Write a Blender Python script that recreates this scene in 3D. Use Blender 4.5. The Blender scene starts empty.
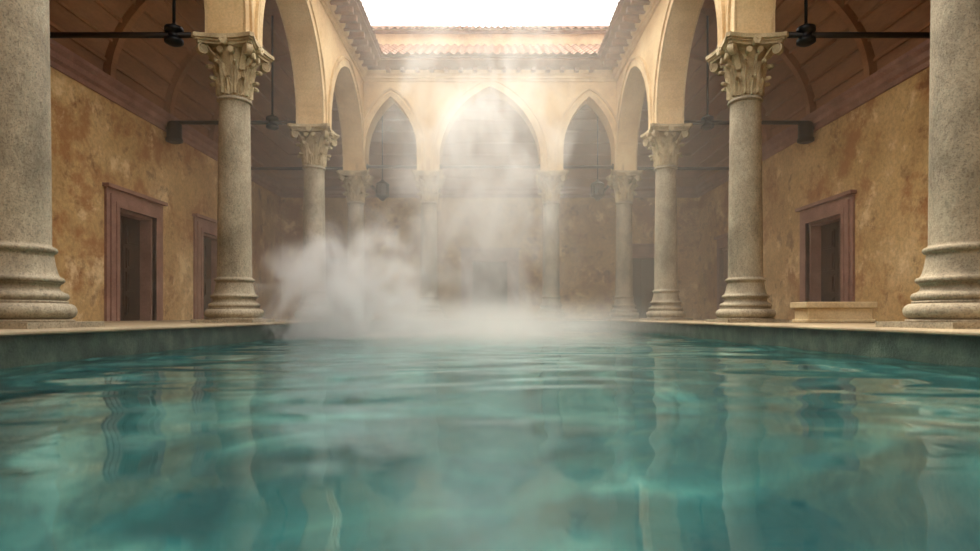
import bpy, math, random
import numpy as np
from mathutils import Vector, Matrix
random.seed(4); rng=np.random.default_rng(7)
scene=bpy.context.scene
W=4.0; YF=17.9; YR=-3.35; S=4.25; EYE=0.10; WATER=-0.27; DO=3.4; SPR=4.34; TH=0.28; WT=7.25; VZ=4.6
# ---------------------------------------------------------------- materials
def newmat(name):
    m=bpy.data.materials.new(name); m.use_nodes=True
    nt=m.node_tree; nt.nodes.clear()
    out=nt.nodes.new('ShaderNodeOutputMaterial')
    return m,nt,out
def N(nt,t,**kw):
    n=nt.nodes.new(t)
    for k,v in kw.items():
        if k in n.inputs: n.inputs[k].default_value=v
        else: setattr(n,k,v)
    return n
def ramp(nt,src,stops):
    r=nt.nodes.new('ShaderNodeValToRGB'); e=r.color_ramp.elements
    while len(e)<len(stops): e.new(0.5)
    for i,(p,c) in enumerate(stops):
        e[i].position=p; e[i].color=(c[0],c[1],c[2],1)
    nt.links.new(src,r.inputs[0]); return r
def c(r,g,b):
    f=lambda v:(v/255/12.92 if v/255<=.04045 else ((v/255+.055)/1.055)**2.4)
    return (f(r),f(g),f(b))
def mottled(name,cols,scale=1.5,detail=8,rough=.8,bump=.15,fine=40,stretch=(1,1,1),spots=None,speck=0.,contrast=.6):
    m,nt,out=newmat(name); L=nt.links.new
    tc=N(nt,'ShaderNodeTexCoord'); mp=N(nt,'ShaderNodeMapping'); mp.inputs['Scale'].default_value=stretch
    L(tc.outputs['Object'],mp.inputs[0])
    n1=N(nt,'ShaderNodeTexNoise',Scale=scale,Detail=detail,Roughness=.6); L(mp.outputs[0],n1.inputs['Vector'])
    k=len(cols); r=ramp(nt,n1.outputs[0],[(.3+.4*i/(k-1),cols[i]) for i in range(k)])
    n2=N(nt,'ShaderNodeTexNoise',Scale=fine,Detail=6.0,Roughness=.7); L(mp.outputs[0],n2.inputs['Vector'])
    r2=ramp(nt,n2.outputs[0],[(.3,(.62,.62,.62)),(.6,(1,1,1))])
    mx=N(nt,'ShaderNodeMix',data_type='RGBA',blend_type='MULTIPLY'); mx.inputs[0].default_value=contrast
    L(r.outputs[0],mx.inputs[6]); L(r2.outputs[0],mx.inputs[7])
    col=mx.outputs[2]
    for sp in (spots or []):
        n3=N(nt,'ShaderNodeTexNoise',Scale=sp[1],Detail=10.0,Roughness=.72,Distortion=.15); L(mp.outputs[0],n3.inputs['Vector'])
        r3=ramp(nt,n3.outputs[0],[(sp[2],(0,0,0)),(sp[2]+sp[3],(sp[4],)*3)])
        m3=N(nt,'ShaderNodeMix',data_type='RGBA'); L(r3.outputs[0],m3.inputs[0]); L(col,m3.inputs[6]); m3.inputs[7].default_value=(*sp[0],1)
        col=m3.outputs[2]
    b=N(nt,'ShaderNodeBsdfPrincipled',Roughness=rough)
    bp=N(nt,'ShaderNodeBump',Strength=bump,Distance=.03); L(n2.outputs[0],bp.inputs['Height'])
    if speck:
        n4=N(nt,'ShaderNodeTexNoise',Scale=75.,Detail=3.0,Roughness=.6); L(tc.outputs['Object'],n4.inputs['Vector'])
        r4=ramp(nt,n4.outputs[0],[(.36,(1-speck,)*3),(.48,(1,1,1))])
        m4=N(nt,'ShaderNodeMix',data_type='RGBA',blend_type='MULTIPLY'); m4.inputs[0].default_value=1.
        L(col,m4.inputs[6]); L(r4.outputs[0],m4.inputs[7]); col=m4.outputs[2]
    L(col,b.inputs['Base Color']); L(bp.outputs[0],b.inputs['Normal'])
    L(b.outputs[0],out.inputs[0]); return m
M_stone=mottled('column_stone',[c(120,108,88),c(170,156,132),c(196,182,156)],1.8,9,.75,.45,32,(1,1,.6),speck=.42,contrast=.85,
   spots=[(c(116,102,80),3.5,.58,.1,.55)])
M_cap=mottled('capital_stone',[c(146,124,88),c(216,196,156)],3.0,6,.7,.25,40,speck=.2)
M_cream=mottled('cream_plaster',[c(200,164,112),c(224,192,142),c(236,210,164)],.9,8,.85,.1,30)
M_trim=mottled('cream_trim',[c(190,156,108),c(234,208,162)],1.5,6,.8,.1,30)
M_stucco=mottled('ochre_stucco',[c(178,142,92),c(206,170,116),c(224,192,140)],.7,10,.9,.3,14,
   spots=[(c(156,100,54),.78,.5,.09,.72),(c(112,70,40),2.2,.56,.09,.65),(c(240,216,170),1.4,.57,.09,.75)],contrast=.85)
M_frame=mottled('mauve_stone',[c(134,96,84),c(170,130,114)],2.5,6,.7,.1,30)
M_floor=mottled('deck_stone',[c(140,122,96),c(178,158,126)],1.2,7,.6,.1,30)
M_rim=mottled('pool_rim_stone',[c(42,56,50),c(66,82,72),c(98,110,96)],4.5,10,.4,.3,40,(1,1,1),contrast=.9)
M_marble=mottled('bench_marble',[c(216,190,144),c(246,228,190)],2.5,6,.5,.05,30)
M_tile=mottled('terracotta_tile',[c(104,66,48),c(144,100,76),c(172,134,108)],2.5,7,.8,.2,25)
M_eave=mottled('eave_wood',[c(110,74,50),c(156,112,78)],2.5,7,.7,.15,25)
M_wood=mottled('vault_wood',[c(124,82,54),c(158,110,74),c(178,130,90)],1.2,8,.6,.15,25,(1,.25,1))
M_dwood=mottled('door_wood',[c(40,26,18),c(70,46,30)],3,8,.55,.2,30,(1,1,.2))
M_dark=mottled('dark_room',[c(30,22,16),c(44,32,24)],2,3,.9,.05,20)
def simple(name,col,rough=.4,metal=0.):
    m,nt,out=newmat(name); b=N(nt,'ShaderNodeBsdfPrincipled',Roughness=rough,Metallic=metal)
    n=N(nt,'ShaderNodeTexNoise',Scale=12.,Detail=4.); r=ramp(nt,n.outputs[0],[(.3,tuple(x*.7 for x in col)),(.7,col)])
    nt.links.new(r.outputs[0],b.inputs['Base Color']); nt.links.new(b.outputs[0],out.inputs[0]); return m
M_iron=simple('black_iron',c(26,26,28),.45,.4)
M_rod=simple('tie_rod_iron',c(48,40,34),.5,.4)
# pool floor mosaic; caustic light patches painted into its colour as paler mottling
def poolmat():
    m,nt,out=newmat('pool_mosaic_caustics'); L=nt.links.new
    tc=N(nt,'ShaderNodeTexCoord')
    n1=N(nt,'ShaderNodeTexNoise',Scale=1.0,Detail=4.0,Distortion=1.8); L(tc.outputs['Object'],n1.inputs[0])
    r=ramp(nt,n1.outputs[0],[(.36,c(34,106,114)),(.54,c(60,146,150)),(.68,c(136,210,206))])
    v=N(nt,'ShaderNodeTexVoronoi',Scale=14.,feature='DISTANCE_TO_EDGE'); L(tc.outputs['Object'],v.inputs[0])
    r2=ramp(nt,v.outputs[0],[(.0,(.6,.6,.6)),(.06,(1,1,1))])
    mx=N(nt,'ShaderNodeMix',data_type='RGBA',blend_type='MULTIPLY'); mx.inputs[0].default_value=.5
    L(r.outputs[0],mx.inputs[6]); L(r2.outputs[0],mx.inputs[7])
    b=N(nt,'ShaderNodeBsdfPrincipled',Roughness=.5); L(mx.outputs[2],b.inputs['Base Color']); L(b.outputs[0],out.inputs[0]); return m
M_pool=poolmat()
def watermat():
    m,nt,out=newmat('thermal_water'); L=nt.links.new
    g=N(nt,'ShaderNodeBsdfGlass',Roughness=.0,IOR=1.58)
    tc=N(nt,'ShaderNodeTexCoord'); mp=N(nt,'ShaderNodeMapping'); mp.inputs['Scale'].default_value=(1,2.2,1); L(tc.outputs['Object'],mp.inputs[0])
    n=N(nt,'ShaderNodeTexNoise',Scale=4.,Detail=2.); L(mp.outputs[0],n.inputs[0])
    bp=N(nt,'ShaderNodeBump',Strength=.06,Distance=.02); L(n.outputs[0],bp.inputs['Height'])
    g.inputs['Color'].default_value=(*c(230,243,242),1)
    L(bp.outputs[0],g.inputs['Normal']); L(g.outputs[0],out.inputs[0]); return m
M_water=watermat()
# ---------------------------------------------------------------- mesh builder
class B:
    def __init__(s): s.v=[];s.f=[];s.m=[];s.sm=[]
    def add(s,vs,fs,mi=0,smooth=False):
        o=len(s.v); s.v+= [tuple(map(float,p)) for p in vs]
        for f in fs: s.f.append([o+i for i in f]); s.m.append(mi); s.sm.append(smooth)
    def box(s,a,b,mi=0):
        x0,x1=sorted((a[0],b[0]));y0,y1=sorted((a[1],b[1]));z0,z1=sorted((a[2],b[2]))
        s.add([(x0,y0,z0),(x1,y0,z0),(x1,y1,z0),(x0,y1,z0),(x0,y0,z1),(x1,y0,z1),(x1,y1,z1),(x0,y1,z1)],
          [(3,2,1,0),(4,5,6,7),(0,1,5,4),(1,2,6,5),(2,3,7,6),(3,0,4,7)],mi)
    def grid(s,P,mi=0,smooth=True,closeu=False):
        P=np.asarray(P); n,k,_=P.shape; fs=[]
        for i in range(n-1):
            for j in range(k if closeu else k-1):
                j2=(j+1)%k; fs.append((i*k+j,i*k+j2,(i+1)*k+j2,(i+1)*k+j))
        s.add(P.reshape(-1,3),fs,mi,smooth)
    def lathe(s,prof,seg=40,mi=0,center=(0,0,0),smooth=True,cap=True):
        rows=[[(center[0]+r*math.cos(2*math.pi*j/seg),center[1]+r*math.sin(2*math.pi*j/seg),center[2]+z) for j in range(seg)] for r,z in prof]
        s.grid(rows,mi,smooth,True)
        if cap:
            s.add(rows[0],[list(range(seg))[::-1]],mi); s.add(rows[-1],[list(range(seg))],mi)
    def cyl(s,p,q,r,seg=12,mi=0):
        p=Vector(p);q=Vector(q);d=(q-p).normalized();a=d.orthogonal().normalized();b=d.cross(a)
        rows=[[tuple(o+a*r*math.cos(2*math.pi*j/seg)+b*r*math.sin(2*math.pi*j/seg)) for j in range(seg)] for o in (p,q)]
        s.grid(rows,mi,True,True); s.add(rows[0],[list(range(seg))[::-1]],mi); s.add(rows[1],[list(range(seg))],mi)
    def mesh(s,name,mats):
        me=bpy.data.meshes.new(name); me.from_pydata(s.v,[],s.f)
        for m in mats: me.materials.append(m)
        me.polygons.foreach_set('material_index',s.m); me.polygons.foreach_set('use_smooth',s.sm); me.update()
        return me
    def obj(s,name,mats,loc=(0,0,0),fix=True):
        me=s.mesh(name,mats); o=bpy.data.objects.new(name,me); o.location=loc; scene.collection.objects.link(o)
        if fix:
            import bmesh
            bm=bmesh.new(); bm.from_mesh(me); bmesh.ops.remove_doubles(bm,verts=bm.verts,dist=1e-5); bmesh.ops.recalc_face_normals(bm,faces=bm.faces); bm.to_mesh(me); bm.free()
        return o
def U(d,z,yr=YR): return [(-(W+d),yr,z),(-(W+d),YF+d,z),(W+d,YF+d,z),(W+d,yr,z)]
def loft(b,prof,mi=0,smooth=False,closed=False,ends=False):
    rows=[U(d,z) for d,z in prof]
    if closed: rows.append(rows[0])
    for i in range(len(rows)-1):
        for j in range(3):
            b.add([rows[i][j],rows[i][j+1],rows[i+1][j+1],rows[i+1][j]],[(0,1,2,3)],mi,smooth)
# ---------------------------------------------------------------- column
def arcp(cx,cz,r,a0,a1,n=8): return [(cx+r*math.cos(math.radians(a0+(a1-a0)*i/n)),cz+r*math.sin(math.radians(a0+(a1-a0)*i/n))) for i in range(n+1)]
def column_mesh():
    b=B()
    b.box((-.46,-.46,0),(.46,.46,.05),0)
    prof=[(.42,.05),(.42,.07)]
    prof+=arcp(.37,.14,.068,-90,90)
    prof+=[(.375,.212),(.375,.228)]
    prof+=arcp(.345,.265,.035,-90,90)
    prof+=[(.34,.303),(.318,.318),(.308,.345),(.318,.372),(.335,.38)]
    prof+=arcp(.325,.405,.024,-90,90)
    prof+=[(.315,.433),(.3,.465),(.283,.53),(.272,.6),(.268,.63)]
    prof+=arcp(.272,.66,.026,-80,80)
    prof+=[(.262,.69),(.255,.71)]
    for i in range(1,13):
        t=i/12; prof.append((.255-.028*t**1.3,.71+(3.6-.71)*t))
    prof+=[(.233,3.61)]+arcp(.233,3.64,.028,-80,80)+[(.228,3.675),(.228,3.69)]
    b.lathe(prof,48,0)
    nv0=len(b.v)
    bell=[(.235,3.68),(.24,3.85),(.25,4.05),(.28,4.25),(.34,4.4),(.36,4.44),(.36,4.46)]
    b.lathe(bell,40,1)
    def bellr(z): return float(np.interp(z,[p[1] for p in bell],[p[0] for p in bell]))
    def leaf(th,z0,h,w,curl,off):
        n,k=16,11; P=[]
        for i in range(n+1):
            v=i/n
            if v<.72: z=z0+h*(v/.72); r=bellr(z)+off+.02+.05*(v/.72)**2
            else:
                t=(v-.72)/.28*math.radians(200); zt=z0+h; r0=bellr(zt)+off+.07
                z=zt+curl*math.sin(t)*.9; r=r0+curl*(1-math.cos(t))
            ww=w*(1-.25*v)*(math.sin(math.pi*min(1,.32+v*.72))**.6)*(1+.2*math.cos(v*math.pi*8))
            row=[]
            for j in range(k):
                u=(j/(k-1)-.5)*2
                rr=r-.045*u*u+ .024*math.cos(u*math.pi*3)
                a=th+u*ww/2/max(r,.01)
                row.append((rr*math.cos(a),rr*math.sin(a),z-.02*abs(u)))
            P.append(row)
        b.grid(P,1,True)
        Q=[[(x*.93,y*.93,z) for x,y,z in r] for r in P]
        b.grid(Q,1,True)
    for i in range(8): leaf(2*math.pi*i/8,3.69,.25,.2,.05,.0)
    for i in range(8): leaf(2*math.pi*(i+.5)/8,3.72,.46,.19,.055,.01)
    for i in range(8): leaf(2*math.pi*(i+.25)/8+.0,3.9,.42,.1,.03,.0)
    for q in range(4):
        th=math.pi/4+q*math.pi/2; ur=Vector((math.cos(th),math.sin(th),0)); ut=Vector((-math.sin(th),math.cos(th),0))
        pts=[]
        for i in range(9):
            t=i/8; pts.append((.30+.22*t**1.6,4.12+.33*t-.0*t))
        cx,cz=.575,4.375
        for i in range(40):
            a=math.radians(130-i*20); r=.095*(1-i/46); pts.append((cx+r*math.cos(a),cz+r*math.sin(a)))
        rows=[]
        for i,(r,z) in enumerate(pts):
            w=.05 if i<9 else .055
            p0=Vector(pts[max(i-1,0)]);p1=Vector(pts[min(i+1,len(pts)-1)]);d=(p1-p0).normalized();nx,nz=-d.y,d.x; t=.014
            rows.append([tuple(ur*(r+s1*nx*t)+ut*(s2*w)+Vector((0,0,z+s1*nz*t))) for s1,s2 in ((1,-1),(1,1),(-1,1),(-1,-1))])
        b.grid(rows,1,False,True)
        b.cyl(ur*cx-ut*.045+Vector((0,0,cz)),ur*cx+ut*.045+Vector((0,0,cz)),.06,16,1)
        th2=q*math.pi/2; ur=Vector((math.cos(th2),math.sin(th2),0)); ut=Vector((-math.sin(th2),math.cos(th2),0))
        for sg in (-1,1):
            b.cyl(ur*.33+ut*.1*sg+Vector((0,0,4.38)),ur*.42+ut*.1*sg+Vector((0,0,4.38)),.05,14,1)
        b.cyl(ur*.36+Vector((0,0,4.5)),ur*.5+Vector((0,0,4.5)),.065,12,1)
        for k2 in range(6):
            a=k2*math.pi/3; cc=ur*.5+ut*.045*math.cos(a)+Vector((0,0,4.5+.045*math.sin(a)))
            b.cyl(cc-ur*.05,cc+ur*.015,.028,8,1)
    def ab(hw,depth,z0,z1,mi=1):
        loop=[]
        for q in range(4):
            th=q*math.pi/2; ur=Vector((math.cos(th),math.sin(th),0)); ut=Vector((-math.sin(th),math.cos(th),0))
            for i in range(13):
                u=-1+2*i/12; uu=u*.9
                loop.append(ur*(hw-depth*(1-u*u))+ut*uu*hw)
        n=len(loop); A=[(p.x,p.y,z0) for p in loop]; C=[(p.x,p.y,z1) for p in loop]
        b.grid([A,C],mi,False,True); b.add(A,[list(range(n))[::-1]],mi); b.add(C,[list(range(n))],mi)
    ab(.50,.09,4.455,4.50); ab(.53,.09,4.50,4.535); ab(.56,.08,4.535,4.6)
    for i in range(nv0,len(b.v)):
        x,y,z=b.v[i]; t=min(1,max(0,(z-3.68)/.6)); k=.95-.11*t; b.v[i]=(x*k,y*k,z)
    for i in range(len(b.v)):
        x,y,z=b.v[i]
        if z>.71: b.v[i]=(x,y,.71+(z-.71)*(SPR-.71)/(4.6-.71))
    return b
cb=column_mesh(); o0=cb.obj('stone_column',[M_stone,M_cap],(-W,YF,0)); cme=o0.data
ycol=[YF-S*k for k in range(0,6)]; ycol[3]-=.1
locs=[]
for k in range(1,6): locs+= [(-W,ycol[k]),(W,ycol[k])]
locs+=[(W,YF),(-1.82,YF),(1.82,YF)]
for x,y in locs:
    o=bpy.data.objects.new('stone_column',cme); o.location=(x,y,0); scene.collection.objects.link(o)
    o.rotation_euler=(0,0,random.choice([0,1,2,3])*math.pi/2)
# ---------------------------------------------------------------- arcade walls
def archcurve(a,h,stilt,n=16):
    R=(h*h+a*a)/(2*a); cx=R-a
    pts=[(-a,0.0)] if stilt>0 else []
    amax=math.atan2(h,cx) if cx>1e-6 else math.pi/2
    L=[]
    for i in range(n+1):
        t=amax*i/n; L.append((cx-R*math.cos(t),stilt+R*math.sin(t)))
    pts+=L; pts+=[(-x,z) for x,z in reversed(L[:-1])]
    if stilt>0: pts.append((a,0.0))
    return pts
def arcade(name,cols,P,arches,u_end0,u_end1):
    b=B(); z0=SPR
    inner=-TH; outer=TH
    def quad(u0,u1,za,zb,ztop):
        for w in (inner,outer): b.add([P(u0,w,za),P(u1,w,zb),P(u1,w,ztop),P(u0,w,ztop)],[(0,1,2,3)],0)
    edges=[u_end0]
    for (ua,ub),(a,h,st) in zip(zip(cols[:-1],cols[1:]),arches):
        mid=(ua+ub)/2; cv=[(mid+x,z0+z) for x,z in archcurve(a,h,st)]
        edges+= [cv[0][0],cv[-1][0]]
        for (x0,za),(x1,zb) in zip(cv[:-1],cv[1:]):
            if abs(x1-x0)>1e-6: quad(x0,x1,za,zb,WT)
            b.add([P(x0,inner,za),P(x1,inner,zb),P(x1,outer,zb),P(x0,outer,za)],[(0,1,2,3)],0)
        def band(o0,o1,pr):
            for sgn in (-1,1):
                rows=[]
                n=len(cv)
                for i,(x,z) in enumerate(cv):
                    p0=cv[max(i-1,0)];p1=cv[min(i+1,n-1)];dx,dz=p1[0]-p0[0],p1[1]-p0[1];l=math.hypot(dx,dz);nx,nz=-dz/l,dx/l
                    if i in (0,n-1): nx,nz=(-1 if i==0 else 1),0
                    w0=sgn*(TH-.01); w1=sgn*(TH+pr)
                    rows.append([P(x+nx*o0,w0,z+nz*o0),P(x+nx*o0,w1,z+nz*o0),P(x+nx*o1,w1,z+nz*o1),P(x+nx*o1,w0,z+nz*o1)])
                b.grid(rows,1,False,True)
        band(0.0,.14,.03); band(.2,.255,.05)
    edges.append(u_end1)
    for i in range(0,len(edges),2):
        a0,a1=edges[i],edges[i+1]
        quad(a0,a1,z0,z0,WT); b.add([P(a0,inner,z0),P(a1,inner,z0),P(a1,outer,z0),P(a0,outer,z0)],[(0,1,2,3)],0)
    for e in (u_end0,u_end1): b.add([P(e,inner,z0),P(e,outer,z0),P(e,outer,WT),P(e,inner,WT)],[(0,1,2,3)],0)
    return b.obj(name,[M_cream,M_trim])
ys=[YF-S*k for k in range(5,-1,-1)]
sa=(S-.66)/2
arcade('arcade_wall_left',ys,lambda u,w,z:(-W-w,u,z),[(sa,2.05,.2)]*5,YR-.3,YF+TH)
arcade('arcade_wall_right',ys,lambda u,w,z:(W+w,u,z),[(sa,2.05,.2)]*5,YR-.3,YF+TH)
xa=[-W,-1.82,1.82,W]
arcade('arcade_wall_back',xa,lambda u,w,z:(u,YF+w,z),[(.76,1.6,.6),(1.49,2.2,.3),(.76,1.6,.6)],-W+TH,W-TH)
# cornice + eaves
b=B()
loft(b,[(-TH,6.98),(-TH-.04,6.98),(-TH-.05,7.03),(-TH-.09,7.05),(-TH-.09,7.12),(-TH-.16,7.17),(-TH-.18,7.26),(-TH,7.26)],0)
b.obj('trim_1',[M_trim])
b=B()
loft(b,[(-.28,7.24),(-.9,7.36),(-.9,7.42),(-.28,7.42)],0)
for y in np.arange(YR,YF-.9,.42):
    for sx in (-1,1):
        b.box((sx*(W-.28),y,7.14),(sx*(W-.82),y+.13,7.27),0)
for x in np.arange(-2.95,3.0,.42): b.box((x-.06,YF-.28,7.18),(x+.06,YF-.62,7.27),0)
b.obj('eaves',[M_eave])
# roofs
def tiles(b,d0,z0,d1,z1,per=.24,course=.38,amp=.055):
    Ls=math.hypot(d1-d0,z1-z0); nc=max(1,round(Ls/course))
    rows=[]
    for i in range(nc): rows+= [(i/nc,.035),((i+1)/nc,0.0)]
    ns=6
    def prof(u):
        p=(u/per)%1.0
        return amp*math.sin(math.pi*p/.6) if p<.6 else -amp*.35*math.sin(math.pi*(p-.6)/.4)
    us=np.arange(-(W+d1),W+d1+1e-6,per/ns)
    b.grid([[(u,YF+max(d0+(d1-d0)*t,abs(u)-W),z0+(z1-z0)*((max(d0+(d1-d0)*t,abs(u)-W)-d0)/(d1-d0))+st+prof(u)) for u in us] for t,st in rows],0,False)
    us=np.arange(YR-.3,YF+d1+1e-6,per/ns)
    for sx in (-1,1):
        b.grid([[(sx*(W+max(d0+(d1-d0)*t,u-YF)),u,z0+(z1-z0)*((max(d0+(d1-d0)*t,u-YF)-d0)/(d1-d0))+st+prof(u)) for u in us] for t,st in rows],0,False)
b=B()
tiles(b,-.97,7.47,1.5,8.85)
loft(b,[(-.97,7.42),(-.9,7.42)],0)
loft(b,[(1.5,8.3),(1.5,9.25)],1)
tiles(b,1.25,9.25,5.6,11.4)
loft(b,[(5.6,11.4),(5.6,7.0)],1)
loft(b,[(1.25,9.22),(1.5,9.22)],0)
b.obj('roof',[M_tile,M_trim],fix=False)
# vault ceiling
b=B()
vp=[(TH+(DO-TH)*math.cos(math.radians(t)),VZ+2.5*math.sin(math.radians(t))) for t in range(0,91,6)]
loft(b,vp,0,True)
loft(b,[(TH,7.12),(DO+.4,7.12)],0)
for y in ys[:-1]+[y+S/2 for y in ys[:-1]]:
    for sx in (-1,1):
        rows=[]
        for d,z in vp:
            d2=TH+(d-TH)*.95; z2=VZ+(z-VZ)*(.955)
            rows.append([(sx*(W+d),y-.08,z),(sx*(W+d2),y-.08,z2),(sx*(W+d2),y+.08,z2),(sx*(W+d),y+.08,z)])
        b.grid(rows,0,False,True)
for t in range(9,90,9):
    d=TH+(DO-TH)*math.cos(math.radians(t)); z=VZ+2.5*math.sin(math.radians(t))
    loft(b,[(d+.01,z+.0),(d-.02,z-.045),(d-.05,z-.04),(d-.05,z+.02)],0)
b.obj('ceiling',[M_wood])
b=B()
o_=VZ-4.5
loft(b,[(DO+.01,4.2+o_),(DO-.04,4.2+o_),(DO-.06,4.28+o_),(DO-.12,4.32+o_),(DO-.13,4.42+o_),(DO-.2,4.48+o_),(DO-.21,4.55+o_),(DO+.01,4.55+o_)],0)
b.obj('trim_2',[M_frame])
# ---------------------------------------------------------------- outer walls w/ door openings
OH=2.24; FW=.34
def outerwall(name,P,u0,u1,ops):
    b=B(); cur=u0
    def bx(a0,a1,z0,z1): b.box(P(a0,0,z0),P(a1,.4,z1),0)
    for (a0,a1,h) in ops:
        bx(cur,a0,-.0,7.2); bx(a0,a1,h,7.2); cur=a1
    bx(cur,u1,0,7.2)
    return b.obj(name,[M_stucco],fix=False)
PL=lambda u,w,z:(-(W+DO)-w,u,z)
PR=lambda u,w,z:((W+DO)+w,u,z)
PB=lambda u,w,z:(u,YF+DO+w,z)
opsL=[(3.4,4.6,OH),(11.85,13.15,OH),(15.3,16.5,OH)]
opsR=[(3.4,4.6,OH),(12.5,13.9,OH),(17.9,19.1,OH)]
opsB=[(-6.0,-4.9,OH),(-.68,.68,2.1),(4.9,6.0,OH)]
outerwall('wall_left',PL,YR-.3,YF+DO+.4,opsL)
outerwall('wall_right',PR,YR-.3,YF+DO+.4,opsR)
outerwall('wall_back',PB,-(W+DO),W+DO,opsB)
b=B(); b.box((-(W+DO)-.4,YR-.7,-1.45),(W+DO+.4,YR-.3,7.2)); b.obj('wall_front',[M_stucco])
dn=0
for P,ops in ((PL,opsL),(PR,opsR),(PB,opsB)):
    for a0,a1,h in ops:
        dn+=1; b=B()
        for (e,pr,ee) in ((FW,-.05,.0),(FW-.1,-.08,.0),(.1,-.1,.0)):
            b.box(P(a0-e,.0,0),P(a0,pr,h+e),0); b.box(P(a1,.0,0),P(a1+e,pr,h+e),0); b.box(P(a0,.0,h),P(a1,pr,h+e),0)
        b.box(P(a0-FW-.06,.0,h+FW),P(a1+FW+.06,-.13,h+FW+.07),0)
        b.box(P(a0,.0,0.0),P(a0+.06,.38,h),0); b.box(P(a1-.06,.0,0),P(a1,.38,h),0); b.box(P(a0+.06,.0,h-.06),P(a1-.06,.38,h),0)
        mid=(a0+a1)/2
        for l0,l1 in ((a0+.06,mid-.008),(mid+.008,a1-.06)):
            b.box(P(l0,.24,.01),P(l1,.29,h-.06),1)
            for zz in range(4):
                z0=.12+zz*(h-.25)/4; z1=z0+(h-.25)/4-.09
                b.box(P(l0+.07,.21,z0),P(l1-.07,.25,z1),1); b.box(P(l0+.11,.19,z0+.04),P(l1-.11,.22,z1-.04),1)
        b.box(P(a0,.36,0),P(a1,.39,h),2)
        b.obj('door_%d'%dn,[M_frame,M_dwood,M_dark])
# ---------------------------------------------------------------- floor / pool
b=B()
loft(b,[(DO+.4,0),(-.5,0),(-.53,-.008),(-.54,-.02),(-.54,-.035),(-.52,-.045)],0)
loft(b,[(-.52,-.045),(-.5,-.045),(-.5,-1.45)],1)
b.add([(-(W+DO),YR-.3,0),(W+DO,YR-.3,0),(W+DO,YR,0),(-(W+DO),YR,0)],[(0,1,2,3)],0)
b.add([(-3.5,YR,0),(3.5,YR,0),(3.5,YR,-1.45),(-3.5,YR,-1.45)],[(0,1,2,3)],1)
b.obj('floor',[M_floor,M_rim],fix=False)
b=B(); b.add([(-3.49,YR,-1.4),(3.49,YR,-1.4),(3.49,YF-.51,-1.4),(-3.49,YF-.51,-1.4)],[(0,1,2,3)],0)
for x in (-3.49,3.49): b.add([(x,YR,-1.4),(x,YF-.51,-1.4),(x,YF-.51,-.36),(x,YR,-.36)],[(0,1,2,3)],0)
b.add([(-3.49,YF-.51,-1.4),(3.49,YF-.51,-1.4),(3.49,YF-.51,-.36),(-3.49,YF-.51,-.36)],[(0,1,2,3)],0)
b.obj('pool_basin',[M_pool],fix=False)
# water
xs=np.linspace(-3.5,3.5,240)
yy=[-1.0]; 
while yy[-1]<YF-.5: yy.append(yy[-1]+max(.016,.004*max(yy[-1],0)))
yy=np.array([YR]+yy[:-1]+[YF-.5]); X,Y=np.meshgrid(xs,yy)
Z=np.zeros_like(X)
for i in range(44):
    lam=math.exp(rng.uniform(math.log(.3),math.log(2.2))); k=2*math.pi/lam
    th=rng.normal(math.pi/2,.42); ph=rng.uniform(0,6.28); sl=.0064
    Z+=sl/k*np.sin(k*(X*math.cos(th)+Y*math.sin(th))+ph+.6*np.sin(X*.9+i)+.5*np.sin(Y*.7+2*i))
Z+=WATER
me=bpy.data.meshes.new('water'); ny,nx=X.shape
V=np.stack([X,Y,Z],-1).reshape(-1,3)
I=np.arange(nx*ny).reshape(ny,nx); F=np.stack([I[:-1,:-1],I[:-1,1:],I[1:,1:],I[1:,:-1]],-1).reshape(-1,4)
me.from_pydata(V.tolist(),[],F.tolist()); me.polygons.foreach_set('use_smooth',[True]*len(F)); me.materials.append(M_water)
wo=bpy.data.objects.new('pool_water',me); scene.collection.objects.link(wo)
# ---------------------------------------------------------------- rods & lamps
ZR=4.5
def rod(p,q):
    b=B(); b.cyl(p,q,.045,12,0)
    for e,f in ((p,q),(q,p)):
        d=(Vector(f)-Vector(e)).normalized(); b.cyl(e,Vector(e)+d*.05,.09,14,0)
    b.obj('tie_rod',[M_rod])
def pendant(x,y):
    b=B(); top=float(np.interp(abs(x)-W,[p[0] for p in vp[::-1]],[p[1] for p in vp[::-1]]))
    b.cyl((0,0,0.1),(0,0,top-ZR),.024,10,0)
    b.lathe([(.03,.18),(.05,.15),(.13,.12),(.14,.1),(.14,.05),(.085,.04),(.085,-.06),(.14,-.07),(.14,-.12),(.09,-.15),(.03,-.16)],20,0)
    b.lathe([(.07,top-ZR-.05),(.07,top-ZR)],16,0)
    b.obj('pendant_lamp',[M_iron],(x,y,ZR))
def sconce(sx,y):
    b=B(); b.box((0,-.06,-.05),(sx*-.1,.06,.15),0); b.cyl((-sx*.05,0,.05),(-sx*.2,0,.05),.04,10,0)
    b.lathe([(.05,.2),(.13,.17),(.16,.12),(.16,-.18),(.18,-.2),(.18,-.26),(.12,-.29)],20,0,(-sx*.22,0,-.05))
    b.obj('wall_lamp',[M_iron],(sx*(W+DO),y,ZR-.12))
for k in range(1,5):
    y=YF-S*k
    for sx in (-1,1):
        rod((sx*(W+.3),y,ZR),(sx*(W+DO),y,ZR)); pendant(sx*4.95,y); sconce(sx,y)
for x0,x1 in ((-W+.3,-1.82-.3),(-1.82+.3,1.82-.3),(1.82+.3,W-.3)): rod((x0,YF,ZR+.05),(x1,YF,ZR+.05))
for sx in (-1,1): rod((sx*W,YF+.3,ZR),(sx*W,YF+DO,ZR)); rod((sx*(W+.3),YF,ZR),(sx*(W+DO),YF,ZR)); rod((sx*1.82,YF+.3,ZR),(sx*1.82,YF+DO,ZR))
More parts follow.
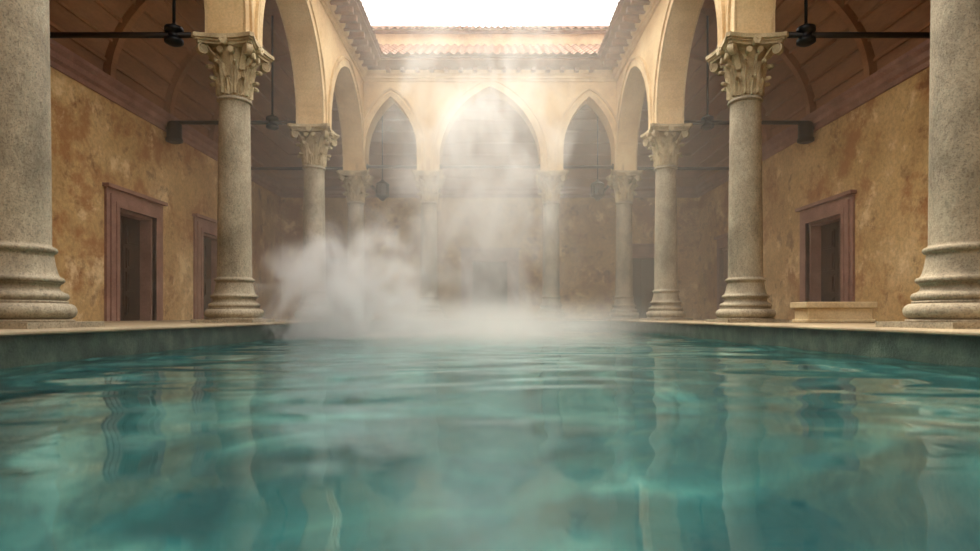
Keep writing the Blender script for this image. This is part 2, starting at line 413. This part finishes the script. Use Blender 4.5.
def lantern(x,y,top,zb):
    b=B(); b.cyl((0,0,.5),(0,0,top-zb),.014,8,0)
    b.lathe([(.02,.6),(.06,.54),(.21,.44),(.22,.42)],8,0); 
    b.lathe([(.18,.42),(.18,.1)],8,1,smooth=False); b.lathe([(.22,.11),(.22,.08),(.12,.02),(.04,-.06)],8,0)
    for i in range(8):
        a=2*math.pi*(i)/8; b.cyl((.185*math.cos(a),.185*math.sin(a),.1),(.185*math.cos(a),.185*math.sin(a),.43),.018,6,0)
    b.obj('hanging_lantern',[M_iron,M_iron],(x,y,zb))
for sx in (-1,1):
    lantern(sx*3.3,YF+.5,6.95,3.7)
# bench
b=B()
b.box((-.48,-.2,0),(.48,.2,.22)); b.box((-.53,-.24,.22),(.53,.24,.31)); b.box((-.51,-.23,0),(.51,.23,.05))
o=b.obj('stone_bench',[M_marble],(5.2,9.1,0)); bv=o.modifiers.new('bev','BEVEL'); bv.width=.012; bv.segments=2
# ---------------------------------------------------------------- steam
def steam(name,loc,scl,dens,nscale,thr,gain,aniso=.2,warp=.5,zstretch=1.,color=(.995,.99,.975),step=1.0,seed=0.,bias=.25):
    b=B(); b.box((-1,-1,-1),(1,1,1)); 
    m,nt,out=newmat(name+'_vol'); L=nt.links.new
    tc=N(nt,'ShaderNodeTexCoord')
    ln=N(nt,'ShaderNodeVectorMath',operation='LENGTH'); L(tc.outputs['Object'],ln.inputs[0])
    geo=N(nt,'ShaderNodeNewGeometry')
    mp=N(nt,'ShaderNodeMapping'); mp.inputs['Scale'].default_value=(1,1,zstretch); mp.inputs['Location'].default_value=(seed,seed,0); L(geo.outputs['Position'],mp.inputs[0])
    n=N(nt,'ShaderNodeTexNoise',Scale=nscale,Detail=5.,Roughness=.58,Distortion=warp); L(mp.outputs[0],n.inputs['Vector'])
    def MA(op,a,b2=None,clamp=False):
        q=N(nt,'ShaderNodeMath',operation=op); q.use_clamp=clamp
        for i,v in enumerate((a,b2)):
            if v is None: continue
            if isinstance(v,(int,float)): q.inputs[i].default_value=v
            else: L(v,q.inputs[i])
        return q.outputs[0]
    fall=MA('SUBTRACT',1.0,ln.outputs['Value'],True)
    nn=MA('MULTIPLY',MA('SUBTRACT',n.outputs[0],thr),gain)
    v=MA('ADD',fall,nn)
    v=MA('SUBTRACT',v,bias,True)
    edge=MA('MULTIPLY',fall,2.2,True)
    v=MA('MULTIPLY',MA('MULTIPLY',v,edge),dens)
    pv=N(nt,'ShaderNodeVolumeScatter',Anisotropy=aniso); pv.inputs['Color'].default_value=(*color,1)
    L(v,pv.inputs['Density']); L(pv.outputs[0],out.inputs['Volume'])
    try: m.cycles.volume_step_rate=step
    except Exception: pass
    o=b.obj(name,[m],loc); o.scale=scl; return o
steam('steam_cloud',(-2.4,10.2,.2),(2.1,1.9,2.1),2.7,1.5,.5,3.2,seed=3,bias=.27,warp=.9)
steam('steam_plume',(-.15,12.2,2.7),(2.5,1.8,5.8),.85,1.25,.5,4.2,zstretch=.6,seed=21,bias=.2,aniso=0.,warp=1.0)
steam('steam_mist',(0,10.5,-.15),(3.45,7.5,.8),.6,1.0,.5,1.8,seed=5)
b=B(); b.box((-7.38,9.9,-.2),(7.38,YF+DO-.02,6.9))
m,nt,out=newmat('haze_vol'); vs=N(nt,'ShaderNodeVolumeScatter',Density=.036,Anisotropy=.3); vs.inputs['Color'].default_value=(1,.965,.89,1); nt.links.new(vs.outputs[0],out.inputs['Volume'])
b.obj('steam_haze',[m])
scene.cycles.volume_bounces=3
# ---------------------------------------------------------------- light
w=bpy.data.worlds.new('World'); scene.world=w; w.use_nodes=True
nt=w.node_tree; bg=nt.nodes['Background']
tc=nt.nodes.new('ShaderNodeTexCoord'); dp=nt.nodes.new('ShaderNodeVectorMath'); dp.operation='DOT_PRODUCT'
dp.inputs[1].default_value=Vector((0,.6,.8)).normalized(); nt.links.new(tc.outputs['Generated'],dp.inputs[0])
r=ramp(nt,dp.outputs['Value'],[(0.2,(.6,.59,.57)),(.6,(.85,.82,.76)),(.95,(1,.955,.88))]); nt.links.new(r.outputs[0],bg.inputs[0])
bg.inputs[1].default_value=5.3
sd=bpy.data.lights.new('sun','SUN'); sd.energy=3.6; sd.angle=math.radians(20); sd.color=(1,.87,.66)
so=bpy.data.objects.new('sun',sd); scene.collection.objects.link(so)
so.rotation_euler=Vector((.25,-.42,-1)).to_track_quat('-Z','Y').to_euler()
# ---------------------------------------------------------------- camera
cd=bpy.data.cameras.new('camera'); cd.lens=600/980*36; cd.sensor_width=36; cd.shift_y=40.5/980; cd.clip_start=.02
cd.dof.use_dof=True; cd.dof.focus_distance=8.0; cd.dof.aperture_fstop=1.1
co=bpy.data.objects.new('camera',cd); scene.collection.objects.link(co); co.location=(0,0,EYE); co.rotation_euler=(math.pi/2,0,0)
scene.camera=co
scene.view_settings.view_transform='Standard'
scene.view_settings.exposure=0.0
